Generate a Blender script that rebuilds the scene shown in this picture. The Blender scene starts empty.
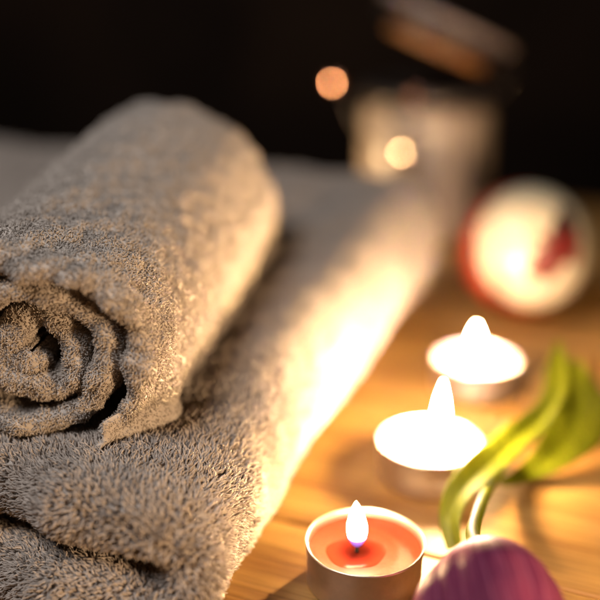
import bpy, math, random
import numpy as np
from mathutils import Vector, Matrix

random.seed(4)
RNG = np.random.default_rng(7)
R = math.radians
MM = 0.001
scene = bpy.context.scene
COL = scene.collection

# ------------------------------------------------------------------ camera
CAM_H, PITCH, FPX = 193.0, R(20.0), 951.0            # millimetres, focal length in 1/600ths of the frame
cam_d = bpy.data.cameras.new("camera")
cam = bpy.data.objects.new("camera", cam_d)
COL.objects.link(cam)
cam.location = (0, 0, CAM_H * MM)
cam.rotation_euler = (R(90) - PITCH, 0, 0)
cam_d.sensor_width = 36
cam_d.lens = FPX / 600 * 36
cam_d.clip_start = 0.01
cam_d.clip_end = 20
cam_d.dof.use_dof = True
cam_d.dof.focus_distance = 0.290
cam_d.dof.aperture_fstop = 3.2
scene.camera = cam

# ------------------------------------------------------------------ world, lamps, exposure
world = bpy.data.worlds.new("World")
scene.world = world
world.use_nodes = True
world.node_tree.nodes["Background"].inputs[0].default_value = (0.0026, 0.0021, 0.0014, 1)
world.node_tree.nodes["Background"].inputs[1].default_value = 1.0
scene.view_settings.view_transform = 'Standard'
scene.view_settings.look = 'None'
scene.view_settings.exposure = 0
scene.view_settings.gamma = 1

def area_lamp(name, loc, target, size, power, color):
    l = bpy.data.lights.new(name, 'AREA')
    l.shape = 'DISK'
    l.size = size
    l.energy = power
    l.color = color
    o = bpy.data.objects.new(name, l)
    COL.objects.link(o)
    o.location = Vector(loc)
    d = Vector(target) - Vector(loc)
    o.rotation_euler = d.to_track_quat('-Z', 'Y').to_euler()
    return o

area_lamp("room_lamp", (-0.36, 0.02, 0.78), (-0.06, 0.40, 0.05), 0.35, 6.3, (0.96, 0.93, 0.93))
area_lamp("warm_lamp", (0.24, 0.03, 0.08), (-0.05, 0.26, 0.05), 0.04, 1.85, (1.0, 0.67, 0.38))
area_lamp("jar_fill_lamp", (-0.040, 0.650, 0.042), (0.09, 0.70, 0.085), 0.012, 0.20, (1.0, 0.66, 0.33))  # unseen lamp added behind the towel to light the jar's left side

FLAME = 2700.0          # radiance of the two white candles' flames
FLAME_SMALL = 700.0     # the small flame of the coral candle

cy = scene.cycles
cy.use_denoising = True
cy.max_bounces = 8
cy.diffuse_bounces = 4
cy.glossy_bounces = 4
cy.transmission_bounces = 6
cy.transparent_max_bounces = 8
cy.sample_clamp_indirect = 6
cy.sample_clamp_direct = 0
cy.caustics_reflective = True
cy.caustics_refractive = False
cy.blur_glossy = 0.5

# ------------------------------------------------------------------ helpers
def at(px, row, h):
    """world point (mm) at height h seen at the photograph's pixel (600 px frame)"""
    ax = (px - 300) / FPX
    ay = (row - 300) / FPX
    fy, fz = math.cos(PITCH), -math.sin(PITCH)
    ux, uz = math.sin(PITCH), math.cos(PITCH)
    d = Vector((ax, fy - ay * ux, fz - ay * uz))
    t = (h - CAM_H) / d.z
    return Vector((d.x * t, d.y * t, h))

def snoise(p, wavelength, seed, octaves=3):
    """smooth pseudo-noise in about -1..1 for an (n,3) array"""
    r = np.random.default_rng(seed)
    out = np.zeros(p.shape[0])
    amp, tot, wl = 1.0, 0.0, wavelength
    for _ in range(octaves):
        for _k in range(4):
            d = r.normal(size=3)
            d /= np.linalg.norm(d)
            warp = r.normal(size=3) / (wl * 1.7)
            out += amp * 0.5 * np.sin(p @ d * (2 * np.pi / (wl * r.uniform(0.8, 1.3))) + r.uniform(0, 6.28)
                                      + 1.3 * np.sin(p @ warp * 2.2 + r.uniform(0, 6.28)))
        tot += amp
        amp *= 0.55
        wl *= 0.5
    return out / tot

def mesh_np(name, V, Q, mat, smooth=True, tint=None, extra_tris=None):
    """V (n,3) in mm, Q (m,k) faces of equal size"""
    me = bpy.data.meshes.new(name)
    V = np.ascontiguousarray(V * MM, dtype=np.float32)
    Q = np.ascontiguousarray(Q, dtype=np.int32)
    k = Q.shape[1]
    me.vertices.add(len(V))
    me.vertices.foreach_set("co", V.ravel())
    me.loops.add(Q.size)
    me.loops.foreach_set("vertex_index", Q.ravel())
    me.polygons.add(len(Q))
    me.polygons.foreach_set("loop_start", np.arange(0, Q.size, k, dtype=np.int32))
    me.update(calc_edges=True)
    if smooth:
        me.polygons.foreach_set("use_smooth", np.ones(len(Q), dtype=bool))
    if tint is not None:
        a = me.attributes.new("tint", 'FLOAT', 'POINT')
        a.data.foreach_set("value", np.ascontiguousarray(tint, dtype=np.float32))
    me.materials.append(mat)
    me.update()
    o = bpy.data.objects.new(name, me)
    COL.objects.link(o)
    return o

def grid_quads(n, m, wrap=False):
    i = np.arange(n - 1)[:, None]
    j = np.arange(m if wrap else m - 1)[None, :]
    j2 = (j + 1) % m
    q = np.stack([i * m + j, (i + 1) * m + j, (i + 1) * m + j2, i * m + j2], axis=-1)
    return q.reshape(-1, 4)

def thing(name, loc_mm, label, cat, group=None):
    o = bpy.data.objects.new(name, None)
    o.empty_display_size = 0.01
    COL.objects.link(o)
    o.location = Vector(loc_mm) * MM
    o["label"] = label
    o["category"] = cat
    if group:
        o["group"] = group
    return o

def adopt(child, parent):
    """child's mesh is in world coordinates; hang it under parent"""
    child.parent = parent
    par = parent
    off = Vector((0, 0, 0))
    while par is not None:
        off += par.location
        par = par.parent
    if child.type == 'MESH' and not child.data.get("moved"):
        me = child.data
        n = len(me.vertices)
        co = np.empty(n * 3, dtype=np.float32)
        me.vertices.foreach_get("co", co)
        co = co.reshape(-1, 3) - np.array(off, dtype=np.float32)
        me.vertices.foreach_set("co", co.ravel())
        me.update()
        me["moved"] = 1
    return child

def lathe(name, prof, mat, center, seg=64, jitter=None):
    """prof: list of (radius, height) in mm about a vertical axis"""
    prof = np.array(prof, dtype=float)
    t = np.linspace(0, 2 * np.pi, seg, endpoint=False)
    V = np.zeros((len(prof), seg, 3))
    V[..., 0] = center[0] + prof[:, 0:1] * np.cos(t)
    V[..., 1] = center[1] + prof[:, 0:1] * np.sin(t)
    V[..., 2] = center[2] + prof[:, 1:2]
    if jitter is not None:
        V = jitter(V, t)
    return mesh_np(name, V.reshape(-1, 3), grid_quads(len(prof), seg, True), mat)

def smooth_path(pts, n):
    """Catmull-Rom through points (any dimension), n samples evenly spaced by length"""
    P = np.array(pts, dtype=float)
    P = np.vstack([2 * P[0] - P[1], P, 2 * P[-1] - P[-2]])
    out = []
    for i in range(1, len(P) - 2):
        for t in np.linspace(0, 1, 40, endpoint=False):
            out.append(0.5 * ((2 * P[i]) + (-P[i-1] + P[i+1]) * t + (2*P[i-1] - 5*P[i] + 4*P[i+1] - P[i+2]) * t*t
                              + (-P[i-1] + 3*P[i] - 3*P[i+1] + P[i+2]) * t**3))
    out.append(P[-2])
    out = np.array(out)
    s = np.concatenate([[0], np.cumsum(np.linalg.norm(np.diff(out, axis=0), axis=1))])
    u = np.linspace(0, s[-1], n)
    return np.stack([np.interp(u, s, out[:, k]) for k in range(out.shape[1])], axis=1), s[-1]

def tube(name, pts, rad, mat, n=40, seg=12, caps=True):
    C, _ = smooth_path(pts, n)
    rad = np.interp(np.linspace(0, 1, n), np.linspace(0, 1, len(rad)), rad) if hasattr(rad, '__len__') else np.full(n, rad)
    T = np.gradient(C, axis=0)
    T /= np.linalg.norm(T, axis=1)[:, None]
    up = np.array([0.13, 0.21, 0.97])
    A = np.cross(T, up)
    A /= np.linalg.norm(A, axis=1)[:, None]
    B = np.cross(A, T)
    if caps:
        C = np.vstack([C[0], C, C[-1]]); A = np.vstack([A[0], A, A[-1]]); B = np.vstack([B[0], B, B[-1]])
        rad = np.concatenate([[1e-4], rad, [1e-4]])
    t = np.linspace(0, 2*np.pi, seg, endpoint=False)
    V = C[:, None] + rad[:, None, None] * (A[:, None] * np.cos(t)[None, :, None] + B[:, None] * np.sin(t)[None, :, None])
    return mesh_np(name, V.reshape(-1, 3), grid_quads(len(C), seg, True), mat)

# ------------------------------------------------------------------ materials
def new_mat(name):
    m = bpy.data.materials.new(name)
    m.use_nodes = True
    nt = m.node_tree
    for n in list(nt.nodes):
        if n.type != 'OUTPUT_MATERIAL' and n.type != 'BSDF_PRINCIPLED':
            nt.nodes.remove(n)
    b = next(n for n in nt.nodes if n.type == 'BSDF_PRINCIPLED')
    return m, nt, b

def ramp(nt, stops, interp='LINEAR'):
    r = nt.nodes.new("ShaderNodeValToRGB")
    r.color_ramp.interpolation = interp
    e = r.color_ramp.elements
    while len(e) < len(stops):
        e.new(0.5)
    for i, (p, c) in enumerate(stops):
        e[i].position = p
        e[i].color = (*c, 1)
    return r

def obj_coord(nt, scale=(1, 1, 1), rot=(0, 0, 0)):
    tc = nt.nodes.new("ShaderNodeTexCoord")
    mp = nt.nodes.new("ShaderNodeMapping")
    mp.inputs['Scale'].default_value = scale
    mp.inputs['Rotation'].default_value = rot
    nt.links.new(tc.outputs['Object'], mp.inputs['Vector'])
    return mp.outputs['Vector']

def noise(nt, vec, scale, detail=3, rough=0.5):
    n = nt.nodes.new("ShaderNodeTexNoise")
    n.inputs['Scale'].default_value = scale
    n.inputs['Detail'].default_value = detail
    n.inputs['Roughness'].default_value = rough
    nt.links.new(vec, n.inputs['Vector'])
    return n

def bump(nt, b, height, dist, strength=1.0):
    bp = nt.nodes.new("ShaderNodeBump")
    bp.inputs['Distance'].default_value = dist
    bp.inputs['Strength'].default_value = strength
    nt.links.new(height, bp.inputs['Height'])
    nt.links.new(bp.outputs['Normal'], b.inputs['Normal'])

def towel_mat(name, dark, light, trans=0.22):
    m, nt, b = new_mat(name)
    nt.nodes.remove(b)
    out = next(n for n in nt.nodes if n.type == 'OUTPUT_MATERIAL')
    at_ = nt.nodes.new("ShaderNodeAttribute")
    at_.attribute_name = "tint"
    r = ramp(nt, [(0.0, dark), (1.0, light)])
    nt.links.new(at_.outputs['Fac'], r.inputs['Fac'])
    d = nt.nodes.new("ShaderNodeBsdfDiffuse")
    t = nt.nodes.new("ShaderNodeBsdfTranslucent")
    s = nt.nodes.new("ShaderNodeBsdfGlossy")
    s.inputs['Roughness'].default_value = 0.55
    s.inputs['Color'].default_value = (0.75, 0.72, 0.68, 1)
    mx = nt.nodes.new("ShaderNodeMixShader"); mx.inputs[0].default_value = trans
    mg = nt.nodes.new("ShaderNodeMixShader"); mg.inputs[0].default_value = 0.0
    nt.links.new(r.outputs[0], d.inputs['Color'])
    nt.links.new(r.outputs[0], t.inputs['Color'])
    nt.links.new(d.outputs[0], mx.inputs[1]); nt.links.new(t.outputs[0], mx.inputs[2])
    nt.links.new(mx.outputs[0], mg.inputs[1]); nt.links.new(s.outputs[0], mg.inputs[2])
    nt.links.new(mg.outputs[0], out.inputs['Surface'])
    return m

M_terry = towel_mat("taupe_terry", (0.40, 0.345, 0.30), (0.62, 0.55, 0.485), 0.3)
M_plush = towel_mat("taupe_plush", (0.44, 0.375, 0.325), (0.68, 0.60, 0.53), 0.4)

def wood_material():
    m, nt, b = new_mat("honey_pine")
    rz = -ANG
    v = obj_coord(nt, (1, 1, 1), (0, 0, -TABLE_ANG))
    mp = nt.nodes.new("ShaderNodeMapping"); mp.inputs['Scale'].default_value = (5, 80, 1)
    nt.links.new(v, mp.inputs['Vector'])
    n1 = noise(nt, mp.outputs[0], 1.0, 6, 0.6)
    mp2 = nt.nodes.new("ShaderNodeMapping"); mp2.inputs['Scale'].default_value = (22, 900, 1)
    nt.links.new(v, mp2.inputs['Vector'])
    n2 = noise(nt, mp2.outputs[0], 1.0, 4, 0.6)
    mp3 = nt.nodes.new("ShaderNodeMapping"); mp3.inputs['Scale'].default_value = (8, 22, 1)
    nt.links.new(v, mp3.inputs['Vector'])
    n3 = noise(nt, mp3.outputs[0], 1.0, 2, 0.5)
    r1 = ramp(nt, [(0.30, (0.24, 0.110, 0.030)), (0.5, (0.35, 0.188, 0.056)), (0.72, (0.42, 0.245, 0.082))])
    nt.links.new(n1.outputs['Fac'], r1.inputs['Fac'])
    r2 = ramp(nt, [(0.36, (0.42, 0.34, 0.26)), (0.54, (1, 1, 1))])
    nt.links.new(n2.outputs['Fac'], r2.inputs['Fac'])
    r3 = ramp(nt, [(0.35, (0.72, 0.62, 0.52)), (0.6, (1, 1, 1))])
    nt.links.new(n3.outputs['Fac'], r3.inputs['Fac'])
    mx = nt.nodes.new("ShaderNodeMixRGB"); mx.blend_type = 'MULTIPLY'; mx.inputs[0].default_value = 0.7
    nt.links.new(r1.outputs[0], mx.inputs[1]); nt.links.new(r2.outputs[0], mx.inputs[2])
    mx2 = nt.nodes.new("ShaderNodeMixRGB"); mx2.blend_type = 'MULTIPLY'; mx2.inputs[0].default_value = 0.8
    nt.links.new(mx.outputs[0], mx2.inputs[1]); nt.links.new(r3.outputs[0], mx2.inputs[2])
    nt.links.new(mx2.outputs[0], b.inputs['Base Color'])
    b.inputs['Roughness'].default_value = 0.42
    b.inputs['Specular IOR Level'].default_value = 0.35
    bump(nt, b, n2.outputs['Fac'], 0.0004, 0.8)
    return m

def simple(name, color, rough=0.5, metal=0.0, var=0.0, vscale=60, bump_d=0.0, **kw):
    m, nt, b = new_mat(name)
    b.inputs['Base Color'].default_value = (*color, 1)
    b.inputs['Roughness'].default_value = rough
    b.inputs['Metallic'].default_value = metal
    v = obj_coord(nt)
    n = noise(nt, v, vscale, 4, 0.6)
    lo = tuple(c * (1 - var) for c in color)
    hi = tuple(min(1, c * (1 + var)) for c in color)
    r = ramp(nt, [(0.3, lo), (0.7, hi)])
    nt.links.new(n.outputs['Fac'], r.inputs['Fac'])
    nt.links.new(r.outputs[0], b.inputs['Base Color'])
    if bump_d:
        bump(nt, b, n.outputs['Fac'], bump_d, 0.6)
    for k, val in kw.items():
        b.inputs[k.replace('_', ' ')].default_value = val
    return m

# ------------------------------------------------------------------ table
ANG = R(21.5)
TABLE_ANG = math.atan2(-0.40, 0.917)
M_wood = wood_material()

def build_table():
    """boards laid side by side, their edges eased, thin seams between them"""
    ex = np.array([math.cos(TABLE_ANG), math.sin(TABLE_ANG), 0])
    ey = np.array([-math.sin(TABLE_ANG), math.cos(TABLE_ANG), 0])
    seam = at(450, 561, 0)
    s0 = float(np.dot(np.array(seam), ey))
    width = 106.0
    V, Q = [], []
    for k in range(-5, 5):
        a, b_ = s0 + k * width + 0.45, s0 + (k + 1) * width - 0.45
        prof = [(a, -22), (a, -1.2), (a + 0.35, -0.35), (a + 1.3, 0.0)]
        prof += [(a + 1.3 + (b_ - a - 2.6) * t, 0.0) for t in np.linspace(0.1, 0.9, 5)]
        prof += [(b_ - 1.3, 0.0), (b_ - 0.35, -0.35), (b_, -1.2), (b_, -22)]
        xs = np.linspace(-1000, 1100, 30)
        base = len(V)
        P = np.array([[ex * x + ey * s + np.array([0, 0, h]) for (s, h) in prof] for x in xs])
        n, m_ = P.shape[:2]
        V.extend(P.reshape(-1, 3))
        Q.extend((grid_quads(n, m_, True) + base).tolist())
    o = mesh_np("table_top", np.array(V), np.array(Q), M_wood, smooth=False)
    o["kind"] = "structure"
    o["label"] = "honey coloured wooden table top made of long boards"
    return o
build_table()

m_dark = simple("dark_room_wall", (0.08, 0.045, 0.028), 0.9, var=0.3, vscale=3)
w = mesh_np("back_wall", np.array([[-3000, 2600, -900], [3000, 2600, -900], [3000, 2600, 2200], [-3000, 2600, 2200],
                                  [-3000, 2650, -900], [3000, 2650, -900], [3000, 2650, 2200], [-3000, 2650, 2200]], float),
            np.array([[0, 1, 2, 3], [7, 6, 5, 4], [0, 4, 5, 1], [1, 5, 6, 2], [2, 6, 7, 3], [3, 7, 4, 0]]), m_dark, smooth=False)
w["kind"] = "structure"

# ------------------------------------------------------------------ towels
def stadium(v0, v1, T, nflat=90, nround=9, power=1.7):
    """closed loop (v, offset) round a sheet's section along its length; dense near v0"""
    r = T / 2
    t = np.linspace(0, 1, nflat)
    fl = v0 + r + (v1 - v0 - 2 * r) * t ** power
    a = np.linspace(0, np.pi, nround + 2)[1:-1]
    top = np.stack([fl, np.full(nflat, r)], 1)
    back = np.stack([v1 - r + r * np.sin(a), r * np.cos(a)], 1)
    bot = np.stack([fl[::-1], np.full(nflat, -r)], 1)
    front = np.stack([v0 + r - r * np.sin(a), -r * np.cos(a)], 1)
    return np.vstack([top, back, bot, front])

def sheet_grid(C, T, v0, v1, round_ends=True):
    n = len(C)
    D = np.gradient(C, axis=0)
    D /= np.linalg.norm(D, axis=1)[:, None]
    N = np.stack([-D[:, 1], D[:, 0]], 1)
    s = np.concatenate([[0], np.cumsum(np.linalg.norm(np.diff(C, axis=0), axis=1))])
    K = None
    rows = []
    for i in range(n):
        Ti = T[i] if hasattr(T, '__len__') else T
        tt = Ti
        if round_ends:
            for d in (s[i], s[-1] - s[i]):
                if d < Ti / 2:
                    tt = min(tt, Ti * math.sqrt(max(0.02, 1 - (1 - d / (Ti / 2)) ** 2)))
        st = stadium(v0[i] if hasattr(v0, '__len__') else v0, v1, tt)
        ab = C[i][None] + N[i][None] * st[:, 1:2]
        rows.append(np.concatenate([ab, st[:, 0:1]], 1))
    return np.array(rows)          # (n, K, 3): a, b, v

def grid_normals(P, Cw):
    du = np.gradient(P, axis=0)
    Pw = np.concatenate([P[:, -1:], P, P[:, :1]], axis=1)
    dv = (Pw[:, 2:] - Pw[:, :-2]) * 0.5
    N = np.cross(du, dv)
    l = np.linalg.norm(N, axis=2, keepdims=True)
    N /= np.maximum(l, 1e-9)
    if np.mean(np.sum(N * (P - Cw), axis=2)) < 0:
        N = -N
    return N

CAMP = np.array([0, 0, CAM_H])

def scatter(P, N, density):
    """random points on a wrapped grid; density(center, normal) per mm2"""
    n, K = P.shape[:2]
    j2 = (np.arange(K) + 1) % K
    A, B, C_, D = P[:-1], P[1:], P[1:][:, j2], P[:-1][:, j2]
    nA, nB, nC, nD = N[:-1], N[1:], N[1:][:, j2], N[:-1][:, j2]
    area = 0.5 * (np.linalg.norm(np.cross(B - A, C_ - A), axis=2) + np.linalg.norm(np.cross(C_ - A, D - A), axis=2))
    cen = (A + B + C_ + D) / 4
    nn = (nA + nB + nC + nD) / 4
    dens = density(cen.reshape(-1, 3), nn.reshape(-1, 3)).reshape(area.shape)
    cnt = RNG.poisson(area * dens)
    idx = np.repeat(np.arange(cnt.size), cnt.ravel())
    u = RNG.random(len(idx))[:, None]; v = RNG.random(len(idx))[:, None]
    def g(X):
        return X.reshape(-1, 3)[idx]
    pos = (g(A) * (1-u) + g(B) * u) * (1-v) + (g(D) * (1-u) + g(C_) * u) * v
    nor = (g(nA) * (1-u) + g(nB) * u) * (1-v) + (g(nD) * (1-u) + g(nC) * u) * v
    nor /= np.maximum(np.linalg.norm(nor, axis=1), 1e-9)[:, None]
    return pos, nor

def tufts(pos, nor, length, width, lean_fn, curl, rings=6, sides=4, taper=False):
    """pile loops: each a little bent yarn standing on the cloth"""
    n = len(pos)
    lean = lean_fn(pos, nor)
    lean = lean - nor * np.sum(lean * nor, axis=1)[:, None]
    rnd = RNG.normal(size=(n, 3)) * curl
    rnd -= nor * np.sum(rnd * nor, axis=1)[:, None]
    L = length * (0.72 + 0.5 * RNG.random(n))[:, None]
    W = width * (0.75 + 0.5 * RNG.random(n))[:, None]
    d = lean + rnd
    dl = np.linalg.norm(d, axis=1)[:, None]
    d = d / np.maximum(dl, 1e-6)
    bend = np.minimum(dl, 0.8 if taper else 1.2)
    side = np.cross(nor, d)
    tw = RNG.uniform(-1, 1, size=(n, 1)) * 0.35
    T = np.linspace(0, 1, rings)
    prof = np.interp(T, [0, 0.25, 0.7, 0.9, 1.0], [0.8, 1.0, 1.0, 0.75, 0.25])
    if taper:
        prof = np.interp(T, [0, 0.3, 0.6, 0.85, 1.0], [1.0, 1.0, 0.85, 0.5, 0.12])
    V = np.zeros((n, rings, sides, 3), dtype=np.float32)
    for i, t in enumerate(T):
        ang = bend * 1.55 * t
        rise = np.sin(ang) / np.maximum(bend * 1.55, 1e-3)
        out = (1 - np.cos(ang)) / np.maximum(bend * 1.55, 1e-3)
        c = pos - nor * 0.25 + nor * L * rise + d * L * out + side * L * tw * math.sin(t * 3.0)
        tang = nor * np.cos(ang) + d * np.sin(ang)
        b2 = np.cross(tang, side)
        for k in range(sides):
            a = 2 * np.pi * k / sides
            V[:, i, k] = c + W * 0.5 * prof[i] * (side * math.cos(a) + b2 * math.sin(a))
    base = (np.arange(n) * rings * sides)[:, None]
    q = grid_quads(rings, sides, True)
    Q = (base[:, :, None] + q[None]).reshape(-1, 4)
    tint = np.repeat(np.clip(0.5 + 0.22 * RNG.normal(size=n) + 0.12 * snoise(pos, 9, 31, 2), 0, 1), rings * sides)
    return V.reshape(-1, 3), Q, tint

def cloth(name, P, Q0, parts, mat):
    V = [P.reshape(-1, 3)]; Q = [Q0]; T = [np.full(P.size // 3, 0.85)]
    off = P.size // 3
    for (v, q, t) in parts:
        V.append(v); Q.append(q + off); T.append(t); off += len(v)
    V = np.vstack(V); Q = np.vstack(Q); T = np.concatenate(T)
    print(name, "verts", len(V))
    return mesh_np(name, V, Q, mat, tint=T)

def view_density(base, zf=330.0, thr=-0.30, lo=0.22):
    def f(c, n):
        d = c - CAMP
        dist = np.linalg.norm(d, axis=1)
        k = np.clip((zf / dist) ** 2, lo, 1.0)
        facing = -np.sum(n * d, axis=1) / dist
        return base * k * (facing > thr)
    return f

# ---- folded towel: one thick sheet folded in half, spine towards the candles
E1 = np.array([math.sin(ANG), math.cos(ANG), 0.0])
E2 = np.array([-math.cos(ANG), math.sin(ANG), 0.0])
P0 = np.array([-38.0, 226.0, 0.0])
LEN = 332.0

FAN = np.array(at(148, 574, 30))

def folded_towel():
    T, g, z0 = 19.0, 8.0, 1.6
    rr = (T + g) / 2
    cx = T / 2 + rr + 1.5
    pts = [(400, z0 + T/2), (250, z0 + T/2 + .3), (120, z0 + T/2), (cx, z0 + T/2)]
    C = [np.array(p, float) for p in pts]
    line1 = [C[0] * (1-t) + C[3] * t for t in np.linspace(0, 1, 120, endpoint=False)]
    arc = [np.array([cx - rr * 1.0 * math.sin(a), z0 + T/2 + rr * (1 - math.cos(a))]) for a in np.linspace(0, math.pi, 60)]
    top0 = arc[-1]
    line2 = [top0 * (1-t) + np.array([400, z0 + T/2 + 2 * rr]) * t for t in np.linspace(0, 1, 220)[1:]]
    C = np.array(line1 + arc + line2)
    n = len(C)
    v0 = np.zeros(n)
    isbot = np.arange(n) < 120
    a = C[:, 0]
    v0 += np.where(isbot, -3.0, 1.0) + 2.2 * np.sin(a / 13.0 + np.where(isbot, 0.5, 2.1)) + 1.2 * np.sin(a / 5.3 + 1)
    k = np.clip((a - 0) / 22.0, 0, 1)
    v0 += 7.0 * (1 - k) ** 2                     # the corner is rounded off at the spine
    G = sheet_grid(C, T, v0, LEN)
    def world(ab_v):
        A, B, Vv = ab_v[..., 0], ab_v[..., 1], ab_v[..., 2]
        s = np.clip(Vv / LEN, -0.1, 1)
        B = B * (1 + 0.50 * s + 0.02 * np.clip(A, 0, 400) / 100)
        bulge = 0.8 * np.sin(Vv / 47.0 + 0.6)
        A = A - 14.5 * np.clip(1 - Vv / 195.0, 0, 1.1) ** 1.5
        A = A + bulge * np.exp(-(A / 40.0) ** 2)
        return P0 + E1 * Vv[..., None] + E2 * A[..., None] + np.array([0, 0, 1.0]) * B[..., None]
    P = world(G)
    mid = G.copy(); mid[..., 0] = C[:, None, 0]; mid[..., 1] = C[:, None, 1]
    mid[..., 2] = np.clip(mid[..., 2], T / 2, LEN - T / 2)
    Cw = world(mid)
    N = grid_normals(P, Cw)
    flat = P.reshape(-1, 3)
    disp = (1.3 * snoise(flat, 42, 3, 2) + 0.45 * snoise(flat, 9, 5, 2)).reshape(P.shape[:2])
    disp = np.where(P[..., 2] < 6, np.minimum(disp, 0), disp)
    P = P + N * disp[..., None]
    P[..., 2] = np.maximum(P[..., 2], 0.8)
    N = grid_normals(P, Cw)
    def lean(p, nn):
        # the pile falls away from a ridge along the spine and droops a little
        q = p - P0
        s = q @ E1; a = q @ E2
        rad = p - FAN
        rad -= nn * np.sum(rad * nn, axis=1)[:, None]
        rl = np.linalg.norm(rad, axis=1)[:, None]
        base = rad / np.maximum(rl, 1e-6) * 0.85 * np.clip(rl / 12, 0, 1)
        c1 = np.stack([snoise(p, 5.0, 11, 2), snoise(p, 5.0, 12, 2), snoise(p, 5.0, 13, 2)], 1)
        c2 = np.stack([snoise(p, 26, 14, 2), snoise(p, 26, 15, 2), snoise(p, 26, 16, 2)], 1)
        return base + 0.60 * c1 + 0.40 * c2
    pos, nor = scatter(P, N, view_density(1.65))
    pieces = tufts(pos, nor, 3.1, 0.76, lean, 0.22, taper=True)
    # keep the pile above the table
    pieces[0][:, 2] = np.maximum(pieces[0][:, 2], 0.25)
    root = thing("folded_towel", P0, "thick plush taupe towel folded flat on the table under the rolled towel", "towel")
    o = cloth("plush_cloth", P, grid_quads(P.shape[0], P.shape[1], True), [pieces], M_plush)
    adopt(o, root)
    return root

folded_towel()

# ---- rolled towel
AX = R(9.8)
F1 = np.array([math.sin(AX), math.cos(AX), 0.0])
F2 = np.array([math.cos(AX), -math.sin(AX), 0.0])        # to the right across the roll
RC = np.array([-76.0, 262.0, 79.5])
RLEN = 172.0

def roll_world(ab_v):
    A, B, V = ab_v[..., 0], ab_v[..., 1], ab_v[..., 2]
    s = np.clip(V / RLEN, 0, 1)
    sm = s * s * (3 - 2 * s)
    wa = 1 + 0.11 * sm
    wb = 1 + 0.24 * sm
    lift = 8.5 * s
    drop = sm * 8.0 * np.clip((A + 4) / 30.0, 0, 1.1) ** 1.4 * np.clip((B + 6) / 20.0, 0, 1)
    B = B - drop
    pts = RC + F1 * V[..., None] + F2 * (A * wa)[..., None] + np.array([0, 0, 1.0]) * (B * wb + lift + 3.0 * sm)[..., None]
    return pts

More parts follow.
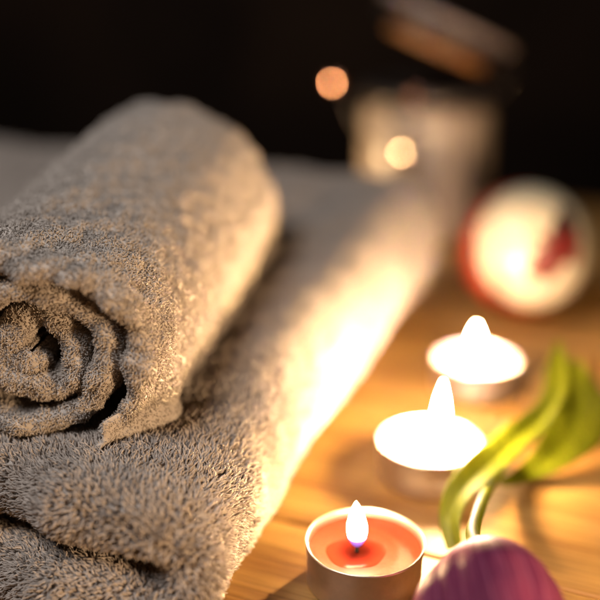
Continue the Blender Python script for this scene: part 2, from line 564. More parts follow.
def rolled_towel():
    spiral = [(13.0, -27.0), (18.5, -20.5), (23.5, -13.5), (27.2, -5.5), (29.3, 3.5), (26.3, 13), (14, 24.3), (-3, 27.8), (-22, 27), (-38, 16), (-44, -2), (-38, -18),
              (-22, -23.5), (-4, -24.0), (8.5, -19.5), (16.0, -6), (16.5, 7), (8, 15.5), (-6, 19), (-19, 16.5), (-26.5, 8), (-26, 0),
              (-20.5, -8.5), (-10, -14), (1.5, -13), (7.2, -4.8), (4.4, 3.6), (-2.0, 8.6), (-8.5, 8.0), (-14.5, 3.0), (-14.5, -3.2), (-9.0, -5.0), (-6.8, -0.5)]
    C, ln = smooth_path(spiral, 430)
    n = len(C)
    u = np.linspace(0, ln, n)
    T = 7.0 + 0.9 * np.sin(u / 11.0) + 0.5 * np.sin(u / 4.3 + 1)
    T *= np.interp(u, [0, 240, 320], [1, 1, 1.35])
    T *= np.interp(u, [0, 12, 30], [0.55, 0.8, 1.0])
    C = C + np.stack([0.9 * np.sin(u / 7.1 + 1) , 0.9 * np.cos(u / 8.3)], 1) * np.interp(u, [0, 20, 60], [0, 0.4, 1])[:, None]
    # front edge: layers telescope and waver
    v0 = (1.8 * np.sin(u / 17.0 + 0.5) + 1.3 * np.sin(u / 6.1) + 0.6 * np.sin(u / 2.7)
          + np.interp(u, [0, 60, 90, 200, 240, 340, ln], [1, -1, -2, 3.5, 1, 4.0, 7.0]))
    G = sheet_grid(C, T, v0, RLEN)
    wf = np.clip((G[..., 2] + 2) / 24.0, 0, 1)
    flare = 13.0 * np.exp(-(u / 21.0) ** 2)[:, None] * wf * wf * (3 - 2 * wf)
    G[..., 0] += flare
    mid = G.copy(); mid[..., 0] = C[:, None, 0]; mid[..., 0] += flare; mid[..., 1] = C[:, None, 1]
    mid[..., 2] = np.clip(mid[..., 2], v0[:, None] + T[:, None] / 2, RLEN - T[:, None] / 2)
    P = roll_world(G)
    Cw = roll_world(mid)
    N = grid_normals(P, Cw)
    flat = P.reshape(-1, 3)
    front = np.clip(1 - (flat - RC) @ F1 / 22.0, 0, 1)
    disp = ((0.7 + 0.6 * front) * snoise(flat, 20, 21, 2) + 0.65 * snoise(flat, 7, 22, 2)).reshape(P.shape[:2])
    P = P + N * disp[..., None]
    N = grid_normals(P, Cw)
    def lean(p, nn):
        c1 = np.stack([snoise(p, 4.2, 41, 2), snoise(p, 4.2, 42, 2), snoise(p, 4.2, 43, 2)], 1)
        c2 = np.stack([snoise(p, 15, 44, 2), snoise(p, 15, 45, 2), snoise(p, 15, 46, 2)], 1)
        return np.array([0.1, 0.15, -0.3])[None] + 0.95 * c1 + 0.5 * c2
    base_d = view_density(2.9, zf=320, thr=-0.35)
    uu = np.repeat(((u[:-1] + u[1:]) / 2)[:, None], P.shape[1], 1).ravel()
    vv = G[:-1, :, 2].ravel()
    oo = (G[:-1] - mid[:-1])
    def dens(c, nn):
        d = base_d(c, nn)
        inner = (uu > 175) & (vv > 42)          # hidden deep inside the roll
        return d * (~inner)
    pos, nor = scatter(P, N, dens)
    pieces = tufts(pos, nor, 1.3, 0.40, lean, 0.6, rings=5)
    root = thing("rolled_towel", RC - np.array([0, 0, 29.5]), "taupe terry towel rolled into a loose spiral and laid on the folded towel", "towel")
    o = cloth("terry_cloth", P, grid_quads(P.shape[0], P.shape[1], True), [pieces], M_terry)
    adopt(o, root)
    # woven hem along the free edge
    hem = [(18.5, -20.0), (16.2, -23.6), (14.0, -26.6), (12.0, -28.8), (9.5, -30.6)]
    H, _ = smooth_path(hem, 26)
    H = H + np.array([1.8, -1.4]) * np.interp(np.linspace(0, 1, 26), [0, 0.45, 1.0], [-0.6, 1.0, 0.3])[:, None]
    GH = sheet_grid(H, 1.5, -3.0 + 1.0 * np.sin(np.linspace(0, 5, 26)), 60.0)
    # the corner splays outwards behind the front end
    w = np.clip((GH[..., 2] + 3) / 24.0, 0, 1)
    w = w * w * (3 - 2 * w)
    w2 = np.clip((GH[..., 2] - 24) / 9.0, 0, 1)
    w = w * (1 - 0.85 * w2 * w2 * (3 - 2 * w2))
    frac = np.linspace(0, 1, 26)[:, None]
    GH[..., 0] += (12.5 + frac * 9.0) * w + 1.5 * np.sin(GH[..., 2] / 6.0) * frac
    GH[..., 1] += 3.0 * w2 + 0.8 * np.sin(GH[..., 2] / 9.0 + 1) * frac
    PH = roll_world(GH)
    midH = GH.copy(); midH[..., 0] = GH[..., 0].mean(axis=1, keepdims=True); midH[..., 1] = GH[..., 1].mean(axis=1, keepdims=True)
    midH[..., 2] = np.clip(GH[..., 2], -1.5, 58.0)
    NH = grid_normals(PH, roll_world(midH))
    PH = PH + NH * (0.35 * snoise(PH.reshape(-1, 3), 5.0, 61, 2)).reshape(PH.shape[:2])[..., None]
    ph_, nh_ = scatter(PH, NH, view_density(2.6, zf=320, thr=-0.5))
    fuzz = tufts(ph_, nh_, 0.75, 0.34, lambda p, nn: np.array([0.5, 0.2, -0.6])[None] + 0.5 * np.stack([snoise(p, 3, 71, 2), snoise(p, 3, 72, 2), snoise(p, 3, 73, 2)], 1), 0.5, rings=4)
    oh = cloth("woven_hem", PH, grid_quads(PH.shape[0], PH.shape[1], True), [fuzz], M_terry)
    adopt(oh, root)
    return root

def hem_material():
    m, nt, b = new_mat("taupe_woven_hem")
    v = obj_coord(nt)
    n = noise(nt, v, 900, 3, 0.6)
    r = ramp(nt, [(0.3, (0.20, 0.172, 0.145)), (0.7, (0.27, 0.235, 0.20))])
    nt.links.new(n.outputs['Fac'], r.inputs['Fac'])
    nt.links.new(r.outputs[0], b.inputs['Base Color'])
    b.inputs['Roughness'].default_value = 0.9
    wv = nt.nodes.new("ShaderNodeTexWave"); wv.inputs['Scale'].default_value = 500; wv.bands_direction = 'Y'
    wv2 = nt.nodes.new("ShaderNodeTexWave"); wv2.inputs['Scale'].default_value = 420; wv2.bands_direction = 'X'
    nt.links.new(v, wv.inputs['Vector']); nt.links.new(v, wv2.inputs['Vector'])
    ad = nt.nodes.new("ShaderNodeMath"); ad.operation = 'ADD'
    nt.links.new(wv.outputs['Fac'], ad.inputs[0]); nt.links.new(wv2.outputs['Fac'], ad.inputs[1])
    bump(nt, b, ad.outputs[0], 0.00015, 0.25)
    return m
M_hem = hem_material()
rolled_towel()

# ------------------------------------------------------------------ tealights
M_foil = simple("thin_aluminium", (0.68, 0.58, 0.49), 0.42, 1.0, var=0.06, vscale=250, bump_d=0.00025)
M_wick = simple("charred_wick", (0.012, 0.009, 0.007), 0.9, var=0.4, vscale=900)

def wax_mat(name, c, pool=False):
    m, nt, b = new_mat(name)
    v = obj_coord(nt)
    n = noise(nt, v, 180, 4, 0.6)
    r = ramp(nt, [(0.3, tuple(x * 0.93 for x in c)), (0.7, c)])
    nt.links.new(n.outputs['Fac'], r.inputs['Fac'])
    nt.links.new(r.outputs[0], b.inputs['Base Color'])
    b.inputs['Roughness'].default_value = 0.2 if pool else 0.45
    b.inputs['Specular IOR Level'].default_value = 0.04 if pool else 0.15
    b.inputs['Subsurface Weight'].default_value = 0.0 if pool else 0.5
    b.inputs['Subsurface Radius'].default_value = (1.0, 0.5, 0.25)
    b.inputs['Subsurface Scale'].default_value = 0.004
    bump(nt, b, n.outputs['Fac'], 0.0003, 0.12 if pool else 0.5)
    return m

def flame_mat(name, strength, height, purple):
    m, nt, b = new_mat(name)
    nt.nodes.remove(b)
    out = next(n for n in nt.nodes if n.type == 'OUTPUT_MATERIAL')
    tc = nt.nodes.new("ShaderNodeTexCoord")
    sx = nt.nodes.new("ShaderNodeSeparateXYZ")
    nt.links.new(tc.outputs['Object'], sx.inputs[0])
    mr = nt.nodes.new("ShaderNodeMapRange")
    mr.inputs['From Min'].default_value = 0
    mr.inputs['From Max'].default_value = height * MM
    nt.links.new(sx.outputs['Z'], mr.inputs['Value'])
    k = purple
    rc = ramp(nt, [(0.0, (0.35, 0.10, 0.75)), (0.22, (0.75, 0.30, 0.90)), (0.34, (1.0, 0.69, 0.33)), (1.0, (1.0, 0.69, 0.31))])
    nt.links.new(mr.outputs[0], rc.inputs['Fac'])
    rs = ramp(nt, [(0.0, (k, k, k)), (0.22, (k * 2.5,) * 3), (0.36, (0.4, 0.4, 0.4)), (0.5, (1, 1, 1)), (1.0, (0.8, 0.8, 0.8))])
    nt.links.new(mr.outputs[0], rs.inputs['Fac'])
    mu = nt.nodes.new("ShaderNodeMath"); mu.operation = 'MULTIPLY'; mu.inputs[1].default_value = strength
    nt.links.new(rs.outputs[0], mu.inputs[0])
    em = nt.nodes.new("ShaderNodeEmission")
    nt.links.new(rc.outputs[0], em.inputs['Color'])
    nt.links.new(mu.outputs[0], em.inputs['Strength'])
    nt.links.new(em.outputs[0], out.inputs['Surface'])
    return m

def tealight(cx, cy_, wick_off, flame_h, flame_r, wax, flame_material, label, pool_mat=None, level=12.8, lean=(0, 0), widen=1.0):
    c = (cx, cy_, 0.0)
    root = thing("tealight_candle", c, label, "candle", "lit tealights on the wooden table")
    def dent(V, t):
        k_ = 1 + (0.0035 * np.sin(5 * t + 1) + 0.002 * np.sin(13 * t) + 0.0016 * np.sin(48 * t) * (V[..., 2] < 14.5))[...] * (V[..., 2] > 3)
        V[..., 0] = cx + (V[..., 0] - cx) * k_
        V[..., 1] = cy_ + (V[..., 1] - cy_) * k_
        return V
    prof = [(0.01, 0.35), (16.8, 0.35), (18.0, 0.7), (18.55, 1.8), (18.7, 8), (18.85, 14.6), (19.25, 15.2), (19.35, 15.7), (19.0, 16.1), (18.6, 15.7),
            (18.5, 14.6), (18.4, 8), (18.2, 2.2), (17.6, 1.2), (0.01, 1.1)]
    prof = [(r_ * widen, h_) for r_, h_ in prof]
    adopt(lathe("metal_cup", prof, M_foil, c, 96, dent), root)
    # wax with a meniscus and a slightly dished top
    L = level
    wx, wy = wick_off
    def dish(V, t):
        dx = V[..., 0] - (cx + wx); dy = V[..., 1] - (cy_ + wy)
        d = np.sqrt(dx * dx + dy * dy)
        top = V[..., 2] > L - 0.9
        V[..., 2] -= np.where(top, 1.5 * np.clip(1 - (d / 13.0), 0, 1) ** 0.7, 0)
        return V
    rs = np.linspace(18.1, 0.05, 26)
    prof = [(17.4, 1.6), (18.3, 3.0), (18.42, L), ] + [(18.3, L + 0.5)] + [(r, L + 0.35 * max(0, (r - 15) / 3) ** 2) for r in rs]
    prof = [(r_ * widen, h_) for r_, h_ in prof]
    adopt(lathe("wax", prof, wax, c, 96, dish), root)
    if pool_mat:
        # melted wax round the wick
        a = np.linspace(0, 2 * np.pi, 72, endpoint=False)
        rads = np.linspace(10.0, 0.05, 8)
        V = np.zeros((8, 72, 3))
        wob = 1 + 0.09 * np.sin(2 * a + 1) + 0.05 * np.sin(5 * a)
        V[..., 0] = cx + wx * 1.15 + rads[:, None] * (wob * np.cos(a))[None]
        V[..., 1] = cy_ + wy * 1.15 + rads[:, None] * (wob * np.sin(a))[None]
        V[..., 2] = L - 0.42
        V[0, :, 2] -= 0.5
        adopt(mesh_np("melted_pool", V.reshape(-1, 3), grid_quads(8, 72, True), pool_mat), root)
    wk = [(cx + wx, cy_ + wy, L - 2.0), (cx + wx, cy_ + wy, L + 1.6), (cx + wx + 0.7, cy_ + wy - 0.3, L + 3.4), (cx + wx + 1.5, cy_ + wy - 0.5, L + 4.4)]
    adopt(tube("wick", wk, [0.75, 0.7, 0.6, 0.4], M_wick, 14, 8), root)
    # flame
    ts = np.linspace(0, 1, 28)
    rr = flame_r * np.interp(ts, [0, .06, .18, .35, .5, .7, .85, .95, 1], [0.12, .50, .85, 1.0, .96, .72, .42, .18, 0.01])
    a = np.linspace(0, 2 * np.pi, 24, endpoint=False)
    V = np.zeros((28, 24, 3))
    V[..., 0] = (rr[:, None] * np.cos(a)) + (lean[0] * ts ** 2)[:, None]
    V[..., 1] = (rr[:, None] * np.sin(a)) + (lean[1] * ts ** 2)[:, None]
    V[..., 2] = (ts * flame_h)[:, None]
    fl = mesh_np("flame", V.reshape(-1, 3), grid_quads(28, 24, True), flame_material)
    fl.parent = root
    fl.location = Vector((wx, wy, L + 1.4)) * MM
    return root

M_wax_white = wax_mat("ivory_wax", (0.80, 0.68, 0.44))
M_wax_coral = wax_mat("coral_wax", (0.22, 0.026, 0.011))
M_pool = wax_mat("melted_coral_wax", (0.18, 0.019, 0.008), True)
c1 = at(365, 540, 16); c2 = at(430, 440, 16); c3 = at(477, 358, 16)
tealight(c1.x, c1.y, (-2.6, -1.0), 16.8, 3.2, M_wax_coral, flame_mat("flame_glow_small", FLAME_SMALL, 16.5, 0.0008),
         "coral pink tealight with a small clear flame, nearest of the three lit candles", M_pool, lean=(-0.6, 0))
tealight(c2.x, c2.y, (3.6, 0.0), 27.0, 3.15, M_wax_white, flame_mat("flame_glow_tall", FLAME, 27, 0.2),
         "white tealight with the tall bright flame, beside the tulip leaf", lean=(0.3, 0), widen=1.06)
tealight(c3.x, c3.y, (-1.2, 0.0), 18.5, 3.3, M_wax_white, flame_mat("flame_glow_round", FLAME * 0.38, 18.5, 0.2),
         "white tealight with a short glowing flame in front of the red and cream ball", widen=1.07)

# ------------------------------------------------------------------ ball
def ball():
    R0 = 36.5
    c = at(524, 249, R0 + 0.2)
    root = thing("decorated_ball", (c.x, c.y, 0.0), "round red ball with a cream face and a dark red flower motif, beyond the candles", "ball")
    m, nt, b = new_mat("glazed_ball")
    tc = nt.nodes.new("ShaderNodeTexCoord")
    def dirdot(v):
        v = Vector(v).normalized()
        d = nt.nodes.new("ShaderNodeVectorMath"); d.operation = 'DOT_PRODUCT'
        nrm = nt.nodes.new("ShaderNodeVectorMath"); nrm.operation = 'NORMALIZE'
        nt.links.new(tc.outputs['Object'], nrm.inputs[0])
        nt.links.new(nrm.outputs[0], d.inputs[0]); d.inputs[1].default_value = v
        return d.outputs['Value']
    def step(val, thr, soft=0.004):
        mr = nt.nodes.new("ShaderNodeMapRange")
        mr.inputs['From Min'].default_value = thr - soft; mr.inputs['From Max'].default_value = thr + soft
        nt.links.new(val, mr.inputs['Value'])
        return mr.outputs[0]
    # frame on the ball: F towards the camera, X right, U up
    tocam = (Vector((0, 0, CAM_H)) - c).normalized()
    X = Vector((0, 0, 1)).cross(tocam).normalized()
    U = tocam.cross(X)
    def D(x, u):
        f = math.sqrt(max(0.0, 1 - x * x - u * u))
        return tocam * f + X * x + U * u
    cream = step(dirdot(D(0.40, 0.14)), math.cos(R(69)))
    n = noise(nt, tc.outputs['Object'], 60, 3)
    mixc = nt.nodes.new("ShaderNodeMixRGB")
    mixc.inputs[1].default_value = (0.27, 0.035, 0.016, 1)
    mixc.inputs[2].default_value = (0.44, 0.39, 0.28, 1)
    nt.links.new(cream, mixc.inputs[0])
    last = mixc.outputs[0]
    petals = [(0.24, 0.12, 3.5), (0.50, 0.33, 7.5), (0.44, 0.20, 7), (0.57, 0.16, 7.5), (0.47, 0.04, 8), (0.60, 0.00, 7), (0.35, 0.02, 6), (0.34, -0.12, 7),
              (0.24, -0.10, 6.5), (0.26, -0.22, 5.5), (0.50, -0.09, 6), (0.68, -0.08, 5.5), (0.42, -0.02, 6), (0.52, 0.46, 6), (0.62, 0.30, 5.5), (0.15, -0.26, 5.5), (0.40, -0.24, 5.5), (0.68, 0.12, 5.5), (0.32, -0.30, 5)]
    for (x, u, dg) in petals:
        k = step(dirdot(D(x * 1.06 + 0.01, u * 1.18 + 0.02)), math.cos(R(dg * 1.25)), 0.002)
        mx = nt.nodes.new("ShaderNodeMixRGB")
        mu = nt.nodes.new("ShaderNodeMath"); mu.operation = 'MULTIPLY'; mu.inputs[1].default_value = 1.0
        nt.links.new(k, mu.inputs[0])
        nt.links.new(mu.outputs[0], mx.inputs[0]); nt.links.new(last, mx.inputs[1])
        mx.inputs[2].default_value = (0.10 if u < .2 else .03, 0.012, 0.010, 1)
        last = mx.outputs[0]
    nt.links.new(last, b.inputs['Base Color'])
    b.inputs['Roughness'].default_value = 0.32
    b.inputs['Subsurface Weight'].default_value = 0.15
    b.inputs['Subsurface Scale'].default_value = 0.005
    bump(nt, b, n.outputs['Fac'], 0.0006, 0.3)
    ph = np.linspace(0.001, np.pi - 0.001, 64)
    th = np.linspace(0, 2 * np.pi, 96, endpoint=False)
    V = np.zeros((64, 96, 3))
    V[..., 0] = R0 * np.sin(ph)[:, None] * np.cos(th); V[..., 1] = R0 * np.sin(ph)[:, None] * np.sin(th)
    V[..., 2] = R0 * np.cos(ph)[:, None]
    o = mesh_np("painted_shell", V.reshape(-1, 3), grid_quads(64, 96, True), m)
    o.parent = root
    o.location = Vector((0, 0, R0 + 0.2)) * MM
    # small knotted loop on the far upper side
    g = simple("red_cord", (0.35, 0.03, 0.02), 0.8, var=0.2, vscale=500)
    p = [Vector((0, 0, R0)) + d for d in (Vector((12, 31, 12)), Vector((14, 36, 16)), Vector((18, 38, 14)), Vector((15, 31.5, 9)))]
    l = tube("cord_loop", [tuple(q) for q in p], 0.9, g, 20, 8)
    l.parent = root
ball()

# ------------------------------------------------------------------ lidded jar
def jar():
    c = at(430, 232, 0)
    c = Vector((92.0, 690.0, 0))
    root = thing("storage_jar", c, "tall cream ceramic jar with its dark metal lid tilted open, behind the folded towel", "jar")
    Mj = simple("cream_glaze", (0.33, 0.26, 0.20), 0.30, var=0.05, vscale=30)
    Md = simple("dark_steel", (0.06, 0.05, 0.045), 0.35, 0.6, var=0.2, vscale=120)
    Mc = simple("chrome_reflector", (0.9, 0.72, 0.62), 0.10, 1.0)
    Mcu = simple("copper_reflector", (0.95, 0.52, 0.40), 0.10, 1.0)
    Mw = simple("lid_wood", (0.27, 0.12, 0.04), 0.5, var=0.15, vscale=90)
    Mg = simple("grey_seal", (0.20, 0.155, 0.14), 0.45, var=0.05)
    Rj = 47.0
    prof = [(0.01, 0.4), (Rj - 6, 0.4), (Rj - 1.5, 2.2), (Rj, 6), (Rj, 84), (Rj - .6, 88), (Rj - 3, 91), (Rj - 3, 94), (Rj - 7, 94), (Rj - 7, 90), (Rj - 6, 80), (Rj - 6, 8), (0.01, 7)]
    adopt(lathe("jar_body", prof, Mj, c, 96), root)
    prof = [(Rj - 2.8, 94.2), (Rj + 2, 94.2), (Rj + 3.2, 97), (Rj + 3.2, 102), (Rj + 1.5, 105), (Rj - 5, 105.5), (Rj - 7, 103), (Rj - 7.2, 94.2), (Rj - 2.8, 94.2)]
    adopt(lathe("rim_collar", prof, Md, c, 96), root)
    # wire clasp
    cl = thing_part = None
    wire = [(c.x - Rj - 3.6, c.y - 10, 99), (c.x - Rj - 10, c.y - 22, 100), (c.x - Rj - 12, c.y - 30, 96), (c.x - Rj + 2, c.y - 32, 72), (c.x - 18, c.y - Rj - 2, 60), (c.x - 12, c.y - Rj - 1.5, 62)]
    wo = adopt(tube("wire_clasp", wire, 1.1, Md, 50, 10), root)
    for (px, py, pz, tgt, tint_) in ((22.0, 660.0, 110.0, Vector((-40, 650, 42)), 0), (68.0, 636.0, 67.0, Vector((-40, 650, 42)), 1), (74.0, 640.0, 104.0, Vector((-40, 650, 42)), 2)):  # added mirror discs, each turned to throw a lamp glint at the camera
        here = Vector((px, py, pz))
        nrm = ((Vector((0, 0, CAM_H)) - here).normalized() + (tgt - here).normalized()).normalized()
        ax1 = nrm.cross(Vector((0, 0, 1))).normalized(); ax2 = nrm.cross(ax1)
        th = np.linspace(0, 2*np.pi, 40, endpoint=False)
        cr = (23.0, 27.0, 12.0)[tint_]
        pr = [(r_, cr * (math.cos(math.asin(r_ / cr)) - 1)) for r_ in (0.01, 1, 2, 3, 4, 4.4, 4.8)] + [(5.0, -1.4), (5.0, -2.4), (0.01, -2.6)]
        V = np.array([[here + nrm * h_ + ax1 * (r_ * math.cos(a)) + ax2 * (r_ * math.sin(a)) for a in th] for (r_, h_) in pr])
        adopt(mesh_np("glint_reflector", V.reshape(-1, 3), grid_quads(len(pr), 40, True), (Mcu, Mc, Mcu)[tint_]), root)
    for (px, py, pz, r) in ():
        ph = np.linspace(0.001, np.pi - .001, 24); th = np.linspace(0, 2*np.pi, 32, endpoint=False)
        V = np.zeros((24, 32, 3))
        V[..., 0] = px + r * np.sin(ph)[:, None] * np.cos(th); V[..., 1] = py + r * np.sin(ph)[:, None] * np.sin(th); V[..., 2] = pz + r * np.cos(ph)[:, None]
        k = mesh_np("clasp_knob", V.reshape(-1, 3), grid_quads(24, 32, True), Mc)
        adopt(k, root)
    # lid leaning open on its hinge
    lid = bpy.data.objects.new("lid", None)
    COL.objects.link(lid)
    lid.parent = root
    lid.location = Vector((6, -4, 138)) * MM
    lid.rotation_euler = (R(-1), R(24), 0)
    def lp(name, prof, mat):
        o = lathe(name, prof, mat, (0, 0, 0), 96)
        o.parent = lid
        return o
    lp("lid_plate", [(0.01, 6), (Rj - 4, 6), (Rj, 4.5), (Rj + 1.5, 1), (Rj, -2), (Rj - 3, -3), (0.01, -3)], Md)
    lp("rubber_seal", [(Rj - 1.0, 9), (Rj + 3.2, 9), (Rj + 4.4, 12), (Rj + 3.2, 15), (Rj - 1.0, 15), (Rj - 3, 12), (Rj - 1, 9)], Mg)
    lp("wooden_plug", [(0.01, -11), (Rj - 12, -11), (Rj - 10, -9.5), (Rj - 9, -3.2), (0.01, -3.2)], Mw)
    hinge = [(c.x + Rj + 2, c.y + 6, 98), (c.x + Rj + 10, c.y + 6, 104), (c.x + Rj + 12, c.y + 4, 112), (c.x + Rj + 8, c.y, 118)]
    adopt(tube("hinge", hinge, 2.2, Md, 24, 10), root)
jar()

# ------------------------------------------------------------------ tulip
def ribbon(name, pts, widths, face, mat, fold=0.25, n=70, m=15, thick=0.5, wav=0.0):
    """a leaf blade: centreline, half-widths, across-direction per control point, keel-folded and with real thickness"""
    C, _ = smooth_path(pts, n)
    t = np.linspace(0, 1, n)
    W = np.interp(t, np.linspace(0, 1, len(widths)), widths)
    T = np.gradient(C, axis=0); T /= np.linalg.norm(T, axis=1)[:, None]
    A = np.cross(T, np.array(face))
    A /= np.linalg.norm(A, axis=1)[:, None]
    Nn = np.cross(T, A)
    x = np.linspace(-1, 1, m)
    def surf(o):
        lift = fold * np.abs(x)[None] * W[:, None] + wav * np.sin(t * 19)[:, None] * (x ** 2)[None] + o
        return C[:, None] + A[:, None] * (W[:, None] * x[None])[..., None] + Nn[:, None] * lift[..., None]
    top, bot = surf(thick / 2), surf(-thick / 2)
    P = np.concatenate([top, bot[:, ::-1]], axis=1)
    return mesh_np(name, P.reshape(-1, 3), grid_quads(n, 2 * m, True), mat)

def leaf_material():
    m, nt, b = new_mat("tulip_leaf_green")
    nt.nodes.remove(b)
    out = next(n for n in nt.nodes if n.type == 'OUTPUT_MATERIAL')
    v = obj_coord(nt, (700, 60, 200), (0, 0, R(25)))
    n = noise(nt, v, 1.0, 4, 0.6)
    r = ramp(nt, [(0.3, (0.085, 0.105, 0.004)), (0.7, (0.16, 0.175, 0.008))])
    nt.links.new(n.outputs['Fac'], r.inputs['Fac'])
    p = nt.nodes.new("ShaderNodeBsdfPrincipled")
    p.inputs['Roughness'].default_value = 0.55
    p.inputs['Specular IOR Level'].default_value = 0.06
    nt.links.new(r.outputs[0], p.inputs['Base Color'])
    tr = nt.nodes.new("ShaderNodeBsdfTranslucent")
    g = nt.nodes.new("ShaderNodeMixRGB"); g.blend_type = 'MULTIPLY'; g.inputs[0].default_value = 1
    g.inputs[2].default_value = (1.5, 1.35, 0.6, 1)
    nt.links.new(r.outputs[0], g.inputs[1]); nt.links.new(g.outputs[0], tr.inputs['Color'])
    mx = nt.nodes.new("ShaderNodeMixShader"); mx.inputs[0].default_value = 0.55
    nt.links.new(p.outputs[0], mx.inputs[1]); nt.links.new(tr.outputs[0], mx.inputs[2])
    nt.links.new(mx.outputs[0], out.inputs['Surface'])
    return m

def petal_material():
    m, nt, b = new_mat("plum_petal")
    tc = nt.nodes.new("ShaderNodeAttribute"); tc.attribute_name = "tint"
    uvx = nt.nodes.new("ShaderNodeAttribute"); uvx.attribute_name = "across"
    cmb = nt.nodes.new("ShaderNodeCombineXYZ")
    m1 = nt.nodes.new("ShaderNodeMath"); m1.operation = 'MULTIPLY'; m1.inputs[1].default_value = 26
    nt.links.new(uvx.outputs['Fac'], m1.inputs[0]); nt.links.new(m1.outputs[0], cmb.inputs[0])
    m2 = nt.nodes.new("ShaderNodeMath"); m2.operation = 'MULTIPLY'; m2.inputs[1].default_value = 1.6
    nt.links.new(tc.outputs['Fac'], m2.inputs[0]); nt.links.new(m2.outputs[0], cmb.inputs[1])
    n = noise(nt, cmb.outputs[0], 1.0, 5, 0.65)
    r = ramp(nt, [(0.25, (0.066, 0.009, 0.028)), (0.5, (0.15, 0.026, 0.064)), (0.78, (0.33, 0.11, 0.165))])
    nt.links.new(n.outputs['Fac'], r.inputs['Fac'])
    # pale base where petals meet the stalk
    rb = ramp(nt, [(0.0, (0.4, 0.4, 0.4)), (0.02, (0, 0, 0))])
    nt.links.new(tc.outputs['Fac'], rb.inputs['Fac'])
    mx = nt.nodes.new("ShaderNodeMixRGB"); mx.inputs[2].default_value = (0.55, 0.42, 0.22, 1)
    nt.links.new(rb.outputs[0], mx.inputs[0]); nt.links.new(r.outputs[0], mx.inputs[1])
    nt.links.new(mx.outputs[0], b.inputs['Base Color'])
    b.inputs['Roughness'].default_value = 0.5
    b.inputs['Specular IOR Level'].default_value = 0.03
    b.inputs['Subsurface Weight'].default_value = 0.2
    b.inputs['Subsurface Radius'].default_value = (1, .25, .4)
    b.inputs['Subsurface Scale'].default_value = 0.002
    bump(nt, b, n.outputs['Fac'], 0.0004, 0.5)
    return m

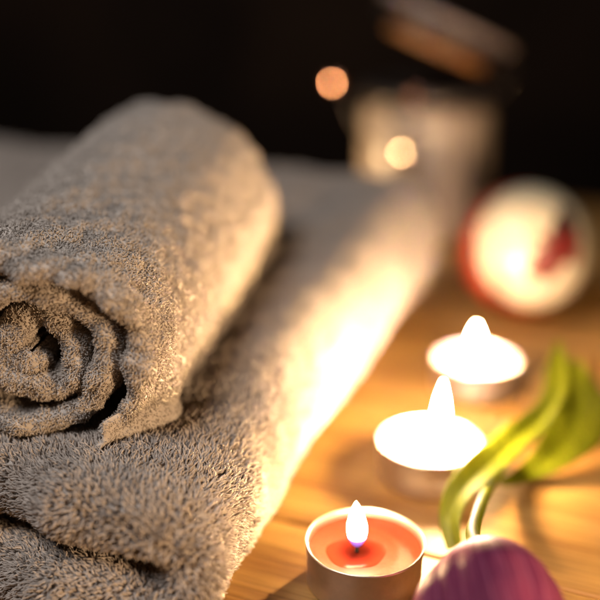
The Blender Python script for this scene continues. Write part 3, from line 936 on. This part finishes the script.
def tulip():
    base = at(476, 544, 32)
    axis = Vector((0.055, -0.86, -0.34)).normalized()        # the bud points towards the lens
    root = thing("tulip", (base.x, base.y, 0.0), "plum purple tulip lying on the table with a bent stem and green leaves", "flower")
    Mp, Ml = petal_material(), leaf_material()
    side = axis.cross(Vector((0, 0, 1))).normalized()
    up = side.cross(axis)
    Lb = 54.0
    def petal(phi, span, rmax, grow, tipc, seed, late=1.0, off=0.0):
        nt_, ns = 60, 41
        t = np.linspace(0, 1, nt_); s = np.linspace(-1, 1, ns)
        # radius profile of the cup
        rr = rmax * np.interp(t, [0, .03, .08, .16, .28, .45, .62, .8, 1.0], [.05, .30, .52, .74, .93, 1.0, .96, .82, .55])
        rr = np.interp(t ** late, t, rr)
        rr = np.convolve(np.pad(rr, 2, mode='edge'), np.ones(5) / 5, 'valid')
        rr[0] = 0.05 * rmax
        half = span * np.interp(t, [0, .1, .3, .55, .8, .93, 1.0], [1.0, 1.0, 1.0, .95, .72, .4, 0.03])
        ph = phi + half[:, None] * s[None]
        ex = 1.0 - 0.10 * (np.abs(s)[None] ** 2.2) * grow + 0.012 * np.sin(s * 9 + seed)[None] * t[:, None]
        mid = 0.045 * np.exp(-(s / 0.12) ** 2)[None] * np.clip(t * 3, 0, 1)[:, None]
        r_ = rr[:, None] * ex * (1 - mid) 
        r_ = r_ + 0.5 * np.sin(7 * s + 5 * t[:, None] + seed) * t[:, None]
        z = (t * Lb)[:, None] * np.ones(ns)[None]
        B = np.array(base); a_ = np.array(axis); s_ = np.array(side); u_ = np.array(up)
        out = s_[None, None] * np.cos(ph)[..., None] + u_[None, None] * np.sin(ph)[..., None]
        away = s_ * math.cos(phi) + u_ * math.sin(phi)
        shift = away * (off * np.clip(t * 4, 0, 1) ** 0.7)[:, None, None]
        def S(o_):
            return B + a_ * z[..., None] + out * (r_ + o_)[..., None] + shift
        P = np.concatenate([S(0.35), S(-0.35)[:, ::-1]], axis=1)
        tt = np.repeat(t[:, None], 2 * ns, 1)
        ac = np.concatenate([s, s[::-1]])[None].repeat(nt_, 0) + seed
        o = mesh_np("petal", P.reshape(-1, 3), grid_quads(nt_, 2 * ns, True), Mp, tint=tt.ravel())
        at2 = o.data.attributes.new("across", 'FLOAT', 'POINT')
        at2.data.foreach_set("value", np.ascontiguousarray(ac.ravel(), dtype=np.float32))
        adopt(o, root)
        return o
    # outer three overlap the inner three
    petal(R(108), R(60), 20.4, 1.9, 0, 1.0)
    petal(R(-12), R(60), 17.6, 1.2, 0, 2.0, 1.15, 5.0)
    petal(R(226), R(62), 18.6, 1.4, 0, 3.0, 1.1, 2.2)
    petal(R(52), R(56), 18.2, 1.0, 0, 4.0)
    petal(R(186), R(56), 18.0, 1.2, 0, 5.0, 1.1, 2.6)
    petal(R(292), R(58), 17.6, 1.0, 0, 6.0)
    st = [base + axis * 2.5, at(473, 533, 27), at(479, 510, 21), at(490, 486, 14), at(505, 462, 9.5), at(524, 438, 6), at(545, 412, 4), at(556, 398, 3)]
    adopt(tube("stem", [tuple(p) for p in st], [2.4, 2.1, 2.0, 2.0, 2.0, 2.1, 2.3], Ml, 60, 14), root)
    # narrow bright leaf clasping the stem
    pa = [at(455, 548, 8), at(451, 520, 10), at(458, 498, 13), at(475, 477, 16), at(497, 458, 19), at(516, 440, 20), at(540, 420, 20), at(554, 397, 21), at(558, 372, 25), at(558, 340, 32)]
    adopt(ribbon("leaf", [tuple(p) for p in pa], [2.5, 4.2, 6.0, 7.0, 6.8, 6.0, 5.2, 5.0, 4.4, 0.5],
                 (-0.42, -0.50, 0.72), Ml, -0.3, wav=0.3), root)
    # broad leaf lying on the table
    pb = [at(500, 484, 3), at(530, 471, 5), at(556, 455, 8), at(575, 428, 12), at(579, 396, 15), at(572, 358, 18)]
    adopt(ribbon("leaf", [tuple(p) for p in pb], [1.5, 6, 12, 11.5, 7, 0.4],
                 (-0.20, -0.5, 0.8), Ml, -0.22, wav=1.0), root)
tulip()
